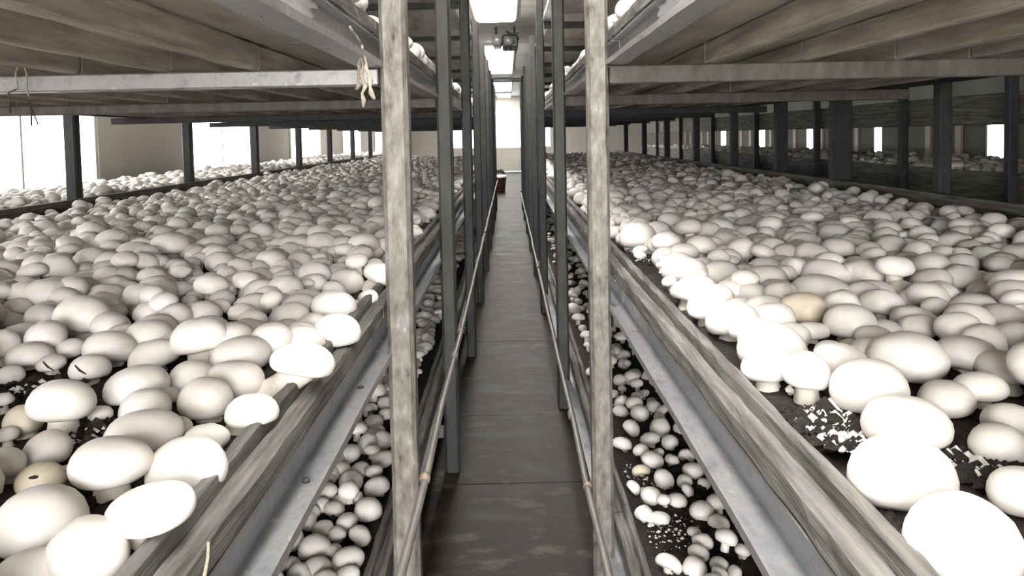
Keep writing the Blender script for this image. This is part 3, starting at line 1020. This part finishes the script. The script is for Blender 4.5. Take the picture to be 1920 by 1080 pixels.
def mass(items):
    lo = [PROF[i] for i in (0, 3, 5, 6, 8, 12)]
    mid = [PROF[i] for i in (0, 2, 4, 5, 6, 8, 10, 12)]
    T = {}
    for key, (seg, pr) in {'mid': (14, mid), 'lo': (8, lo)}.items():
        V, Fc = cap_arrays(seg, pr, .06, 77)
        V = np.array(V); Fc = np.array(Fc)
        # add a plain stem
        sg = 6
        sv = [(.38 * math.cos(2 * math.pi * k / sg), .38 * math.sin(2 * math.pi * k / sg), z) for z in (-.39, -1.15) for k in range(sg)]
        sf = []
        for k in range(sg):
            a, b = k, (k + 1) % sg
            sf += [(a, a + sg, b + sg), (a, b + sg, b)]
        if key == 'mid':
            Fc = np.vstack([Fc, np.array(sf) + len(V)])
            V = np.vstack([V, np.array(sv)])
        T[key] = (V, Fc)
    VV, FF = [], []
    off = 0
    g = np.random.default_rng(5)
    for key in ('mid', 'lo'):
        sel = [q for q in items if (key == 'mid') == (q[1] < 3.6 and q[5] in ('LM', 'RM', 'LL', 'LR', 'UL', 'UR'))]
        if not sel:
            continue
        A = np.array([q[:5] for q in sel])
        N = len(A)
        V, Fc = T[key]
        az = g.uniform(0, 6.283, N); tx = g.normal(0, .2, N); ty = g.normal(0, .2, N)
        sq = g.uniform(.9, 1.2, N)
        ca, sa = np.cos(az), np.sin(az)
        P = np.repeat(V[None], N, 0)
        ell = g.uniform(.88, 1.08, N)
        X = P[..., 0] * ell[:, None]; Y = P[..., 1]; Zc = P[..., 2] * sq[:, None]
        X, Y = X * ca[:, None] - Y * sa[:, None], X * sa[:, None] + Y * ca[:, None]
        Y, Zc = Y * np.cos(tx)[:, None] - Zc * np.sin(tx)[:, None], Y * np.sin(tx)[:, None] + Zc * np.cos(tx)[:, None]
        X, Zc = X * np.cos(ty)[:, None] + Zc * np.sin(ty)[:, None], -X * np.sin(ty)[:, None] + Zc * np.cos(ty)[:, None]
        r = A[:, 3][:, None]
        out = np.stack([A[:, 0][:, None] + X * r, A[:, 1][:, None] + Y * r, (A[:, 2] + A[:, 4])[:, None] + Zc * r], -1)
        VV.append(out.reshape(-1, 3))
        fo = Fc[None] + (np.arange(N) * len(V))[:, None, None] + off
        FF.append(fo.reshape(-1, 3))
        off += N * len(V)
    VV = np.vstack(VV).astype(np.float32); FF = np.vstack(FF).astype(np.int32)
    me = bpy.data.meshes.new('mushroom_mass')
    me.vertices.add(len(VV)); me.vertices.foreach_set('co', VV.ravel())
    me.loops.add(len(FF) * 3); me.loops.foreach_set('vertex_index', FF.ravel())
    me.polygons.add(len(FF))
    me.polygons.foreach_set('loop_start', np.arange(0, len(FF) * 3, 3, dtype=np.int32))
    me.polygons.foreach_set('use_smooth', np.ones(len(FF), dtype=bool))
    me.update(calc_edges=True)
    me.validate()
    me.materials.append(MATS['cap_white'])
    print('mass', len(items), 'mushrooms', len(FF), 'tris')
    return me


o = obj('mushroom_mass', mass(rest))
tag(o, 'countless white mushrooms covering the beds into the distance', 'mushrooms', None, 'stuff')

# white crumbs and dark clods on bare soil
def crumbs(name, spots, mat, label, cat, rad):
    r_ = random.Random(9)
    VV, FF = [], []
    ico_v = [(0, 0, 1), (.9, 0, .1), (0, .9, .1), (-.9, 0, .1), (0, -.9, .1), (0, 0, -.6)]
    ico_f = [(0, 1, 2), (0, 2, 3), (0, 3, 4), (0, 4, 1), (5, 2, 1), (5, 3, 2), (5, 4, 3), (5, 1, 4)]
    for (cx_, cy_, cr, zz, cnt) in spots:
        for _ in range(cnt):
            a, d = r_.uniform(0, 6.28), cr * math.sqrt(r_.random())
            x, y = cx_ + d * math.cos(a), cy_ + d * math.sin(a)
            lim_ = .246 if cx_ > 0 or zz > .5 else .27
            if abs(x) < lim_ + .006:
                continue
            s_ = rad * r_.lognormvariate(0, .55)
            b_ = len(VV)
            rot = r_.uniform(0, 6.28)
            c_, n_ = math.cos(rot), math.sin(rot)
            e1 = r_.uniform(.75, 1.3)
            for vx, vy, vz in ico_v:
                j = r_.uniform(.75, 1.2)
                px, py = vx * e1 * j, vy * j
                VV.append((x + s_ * (px * c_ - py * n_), y + s_ * (px * n_ + py * c_), zz + .005 + s_ * vz * .8))
            FF += [tuple(k + b_ for k in f) for f in ico_f]
    o_ = obj(name, mesh_from(name, VV, FF, mat))
    tag(o_, label, cat, None, 'stuff')


def spot(u, v, px, zz, cnt):
    p = ray_to_z(u, v, zz)
    return (p.x, p.y, px * (p - CAMP).dot(fwd) / F_PX, zz, cnt)


crumbs('soil_crumbs', [spot(1565, 800, 75, RS, 260), spot(1590, 840, 50, RS, 160), spot(1815, 880, 50, RS, 110), spot(1520, 740, 50, RS, 50), spot(1840, 660, 60, RS, 40),
                       spot(1215, 492, 30, RS, 30), spot(520, 710, 40, LS, 25), spot(250, 1060, 50, LS, 25), spot(170, 825, 50, LS, 30), spot(60, 740, 50, LS, 25),
                       spot(1520, 620, 25, RS, 25), spot(1200, 900, 60, LR_Z, 130), spot(1250, 1000, 70, LR_Z, 120), spot(1180, 770, 50, LR_Z, 60)],
       'crumb', 'tiny white crumbs scattered on the bare compost', 'crumbs', .0024)
crumbs('soil_clods', [spot(1560, 810, 110, RS, 900), spot(1840, 880, 120, RS, 700), spot(1650, 1010, 110, RS, 600), spot(1840, 660, 90, RS, 200), spot(1215, 492, 50, RS, 150),
                      spot(220, 930, 110, LS, 250), spot(520, 710, 60, LS, 150), spot(170, 825, 90, LS, 200), spot(260, 1060, 80, LS, 200), spot(60, 740, 90, LS, 150),
                      spot(1230, 930, 130, LR_Z, 500), spot(1280, 1040, 110, LR_Z, 300), spot(650, 950, 130, LL_Z, 250)],
       'soil', 'loose dark clods on the bare compost', 'clods', .0026)

# dark holes bitten into two caps, straw chips
for (u, v, zz, lb) in ((90, 690, LS + .045, 'forked dark straw lying on a mushroom of the left bed'), (150, 697, LS + .045, 'short dark straw stuck beside a pale mushroom of the left bed')):
    p = ray_to_z(u, v, zz)
    pts = [p + Vector((-.006, .002, .006)), p + Vector((0, 0, .001)), p + Vector((.007, -.002, -.002))]
    o = obj('straw', tube_mesh('straw', [q - p for q in pts], [.0008, .0012, .0006], 'hole_brown', 5), None, p)
    tag(o, lb, 'straw')

# ------------------------------------------------------------------ water pipes along the posts
for s, z, ps, lb in ((-1, -.55, LPOST, 'thin grey water pipe running along the left posts'), (1, -.71, RPOST, 'thin grey water pipe running along the right posts')):
    e = empty('water_pipe', (s * .146, 4.5, Z(z)))
    tag(e, lb, 'pipe', 'water pipes along the aisle')
    rp = random.Random(4 + s)
    pts = []
    yy = .6
    while yy < 9.6:
        pts.append((rp.uniform(-.0015, .0015), yy - 4.5, rp.uniform(-.005, .005)))
        yy += .3
    obj('pipe', tube_mesh('pipe', pts, .0068, 'pipe_plastic', 8), e)
    for d in ps[1:]:
        obj('clip', tube_mesh('clip', [(-s * .0, d - 4.5 - .006, 0), (0, d - 4.5 + .006, 0)], .0093, 'coupling' if d < 3 else 'dark_metal', 10), e)
    for d in (1.86, 4.0):
        obj('coupling', tube_mesh('coupling', [(0, d - 4.5 - .018, 0), (0, d - 4.5 - .014, 0), (0, d - 4.5 + .014, 0), (0, d - 4.5 + .018, 0)], [.008, .0095, .0095, .008], 'pipe_plastic', 10), e)

# ------------------------------------------------------------------ strings, wire, torn film, sheets for lamplit rails
def point(u, v, lat):
    """point in the vertical plane x = lat seen at pixel (u, v)"""
    d = fwd + rtv * ((u - DU - 960) / F_PX) + upv * ((540 - (v - DV)) / F_PX)
    return CAMP + d * (lat / d.x)


rt = random.Random(8)
p0 = Vector((-.196, 1.02, Z(.128)))
e = empty('frayed_twine', p0)
tag(e, 'frayed knotted twine hanging beside the nearest left post', 'twine')
for k, (dx, dy, ln) in enumerate(((0, 0, .085), (-.004, .006, .06), (.005, -.004, .075))):
    pts = [(dx * i * .3 + rt.uniform(-.0012, .0012) * i * .4, dy * i * .3, -ln * i / 9) for i in range(10)]
    obj('strand', tube_mesh('strand', pts, [.0013] * 4 + [.0018 if i % 2 else .0036 for i in range(6)], 'twine', 7, .35, rt), e)
obj('strand', tube_mesh('strand', [(0, 0, 0), (-.004, -.01, .008), (-.006, -.03, .013), (-.005, -.05, .016)], .002, 'twine', 6), e)

e = empty('wire_loop', (-.745, 1.155, Z(.1)))
tag(e, 'bent wire loop hooked over the left cross beam', 'wire')
lp = [(.012 * math.sin(t * .1 * math.pi) * (1 if t <= 10 else 1), -.002, .02 * math.cos(t * .1 * math.pi)) for t in range(21)]
obj('loop', tube_mesh('loop', [(-.008, 0, -.014), (-.009, -.002, .012), (-.004, -.002, .022), (.004, -.002, .022), (.008, -.002, .012), (.007, -.002, -.012), (.011, -.003, -.03)], .0015, 'twine', 6), e)
obj('wire_end', tube_mesh('wire_end', [(.009, -.003, -.024), (.014, -.005, -.045), (.014, -.006, -.07)], .0013, 'dark_metal', 6), e)
obj('wire_end', tube_mesh('wire_end', [(.012, -.004, -.04), (.02, -.006, -.056), (.024, -.006, -.068)], .0011, 'dark_metal', 6), e)
obj('wire_end', tube_mesh('wire_end', [(-.008, 0, -.012), (-.02, -.004, -.018), (-.019, -.004, -.05)], .0011, 'dark_metal', 6), e)

# white string hanging over the left rail
o = obj('white_string', tube_mesh('white_string', [(-.2079, .491, Z(-.2695)), (-.2070, .487, Z(-.278)), (-.2065, .476, Z(-.29)), (-.2, .468, Z(-.312)), (-.1965, .466, Z(-.334)), (-.1945, .462, Z(-.349))],
                                   [.0010, .0013, .0015, .001, .0008, .0006], 'twine', 6))
tag(o, 'thin white string hanging down the left wooden edge', 'string')


def film(name, s, y0, y1, zt, label, seed):
    """thin crumpled sheet stuck against the web of a rail, ragged at its ends and lower edge"""
    r_ = random.Random(seed)
    nz_, ny_ = 7, 28
    V, Fc = [], []
    T = .0006
    e0 = [r_.uniform(0, .03) for _ in range(nz_ + 1)]
    e1 = [r_.uniform(0, .05) for _ in range(nz_ + 1)]
    lowj = [r_.uniform(0, .010) for _ in range(ny_ + 1)]
    puff = [[r_.uniform(0, .003) for _ in range(nz_ + 1)] for _ in range(ny_ + 1)]
    for side in (0, 1):
        for j in range(ny_ + 1):
            t = j / ny_
            for i in range(nz_ + 1):
                f = i / nz_
                yy = (y0 + e0[i]) * (1 - t) + (y1 - e1[i]) * t
                zz = -.0445 + (-.0435 + lowj[j]) * f
                V.append((s * (.2238 - puff[j][i] - side * T), yy, Z(zt + zz)))
    W = nz_ + 1
    S = W * (ny_ + 1)
    for j in range(ny_):
        for i in range(nz_):
            a = j * W + i
            Fc.append((a, a + 1, a + W + 1, a + W))
            Fc.append((S + a, S + a + W, S + a + W + 1, S + a + 1))
    for j in range(ny_):
        for i in (0, nz_):
            a = j * W + i
            Fc.append((a, a + W, S + a + W, S + a))
    for i in range(nz_):
        for j in (0, ny_):
            a = j * W + i
            Fc.append((a, a + 1, S + a + 1, S + a))
    o_ = obj(name, mesh_from(name, V, Fc, 'plastic_film', True))
    tag(o_, label, 'plastic film', 'torn films on the upper rails')


film('film_and_shine', -1, .5, .90, LT[2], 'torn white plastic film stuck to the upper left rail', 3)
film('film_and_shine', 1, .7, 1.12, RT[2], 'torn white plastic film stuck to the upper right rail', 6)
film('film_and_shine', -1, 3.3, 6.2, LT[3], 'white sheet standing in for lamp light on the topmost left rail', 5)  # added white sheet paints the lamp light on this rail
film('film_and_shine', 1, 4.1, 6.6, RT[3], 'white sheet standing in for lamp light on the topmost right rail', 9)  # likewise a lamplit rail made white by an added sheet

# fixture hanging from the ceiling between lamps
e = empty('hanging_heater', (-.02, 7.3, CEIL - .16))
tag(e, 'grey metal heater unit hanging from the ceiling beyond the first lamp', 'heater')
obj('casing', box_mesh(.15, .34, .12, 'dark_metal', .012), e, (.055, 0, 0))
obj('duct', tube_mesh('duct', [(-.07, -.2, .01), (-.07, .2, .01)], [.05, .05], 'galvanised', 14), e)
obj('outlet', tube_mesh('outlet', [(.04, -.17, 0), (.04, -.2, 0)], [.035, .045], 'galvanised', 12), e)
for x_ in (-.08, .1):
    obj('hanger', tube_mesh('hanger', [(x_, 0, .05), (x_, 0, .155)], .008, 'dark_metal', 6), e)
obj('brace', tube_mesh('brace', [(-.12, -.05, .06), (.14, -.02, .09)], .01, 'galvanised', 6), e)
obj('brace', tube_mesh('brace', [(.02, -.1, .1), (.14, -.1, .02)], .009, 'dark_metal', 6), e)
for k in range(5):
    x_ = -.09 + .05 * k
    obj('dangling_wire', tube_mesh('dangling_wire', [(x_, -.1, -.05), (x_ + .006, -.11, -.08), (x_ - .004, -.1, -.1 - .014 * (k % 3))], .005, 'dark_metal', 5), e)
e = empty('ceiling_pipe', (-.1, 12.9, CEIL - .1))
tag(e, 'grey pipe crossing under the ceiling between the second and third lamps', 'pipe')
obj('pipe', tube_mesh('pipe', [(-.6, 0, 0), (.7, 0, 0)], .04, 'galvanised', 10), e)
for x_ in (-.4, .5):
    obj('hanger', tube_mesh('hanger', [(x_, 0, .02), (x_, 0, .1)], .008, 'dark_metal', 6), e)

# bucket standing in the aisle behind the racks
e = empty('bucket', (-.165, 12.6, 0))
tag(e, 'dark red bucket with white lid standing at the far end of the aisle', 'bucket')
obj('body', tube_mesh('body', [(0, 0, 0), (0, 0, .02), (0, 0, .24), (0, 0, .25)], [.09, .095, .115, .115], 'red_plastic', 20), e)
obj('lid', tube_mesh('lid', [(0, 0, .25), (0, 0, .256), (0, 0, .286), (0, 0, .292)], [.122, .126, .126, .118], 'white_plastic', 20), e)
obj('handle', tube_mesh('handle', [(.118 * math.cos(a), -.02, .235 - .1 * math.sin(a)) for a in [math.pi * k / 12 for k in range(13)]], .004, 'dark_metal', 6), e)
rt = random.Random(2)
o = obj('rubber_gloves', tube_mesh('rubber_gloves', [(-.1, 0, .0), (-.06, .01, .035), (0, 0, .03), (.03, 0, .05), (.07, -.01, .02), (.1, 0, .0)], [.02, .03, .034, .03, .028, .012], 'black_rubber', 10, .2, rt), None, (-.17, 12.6, .318))
tag(o, 'black crumpled bundle lying on the white bucket lid', 'bundle')
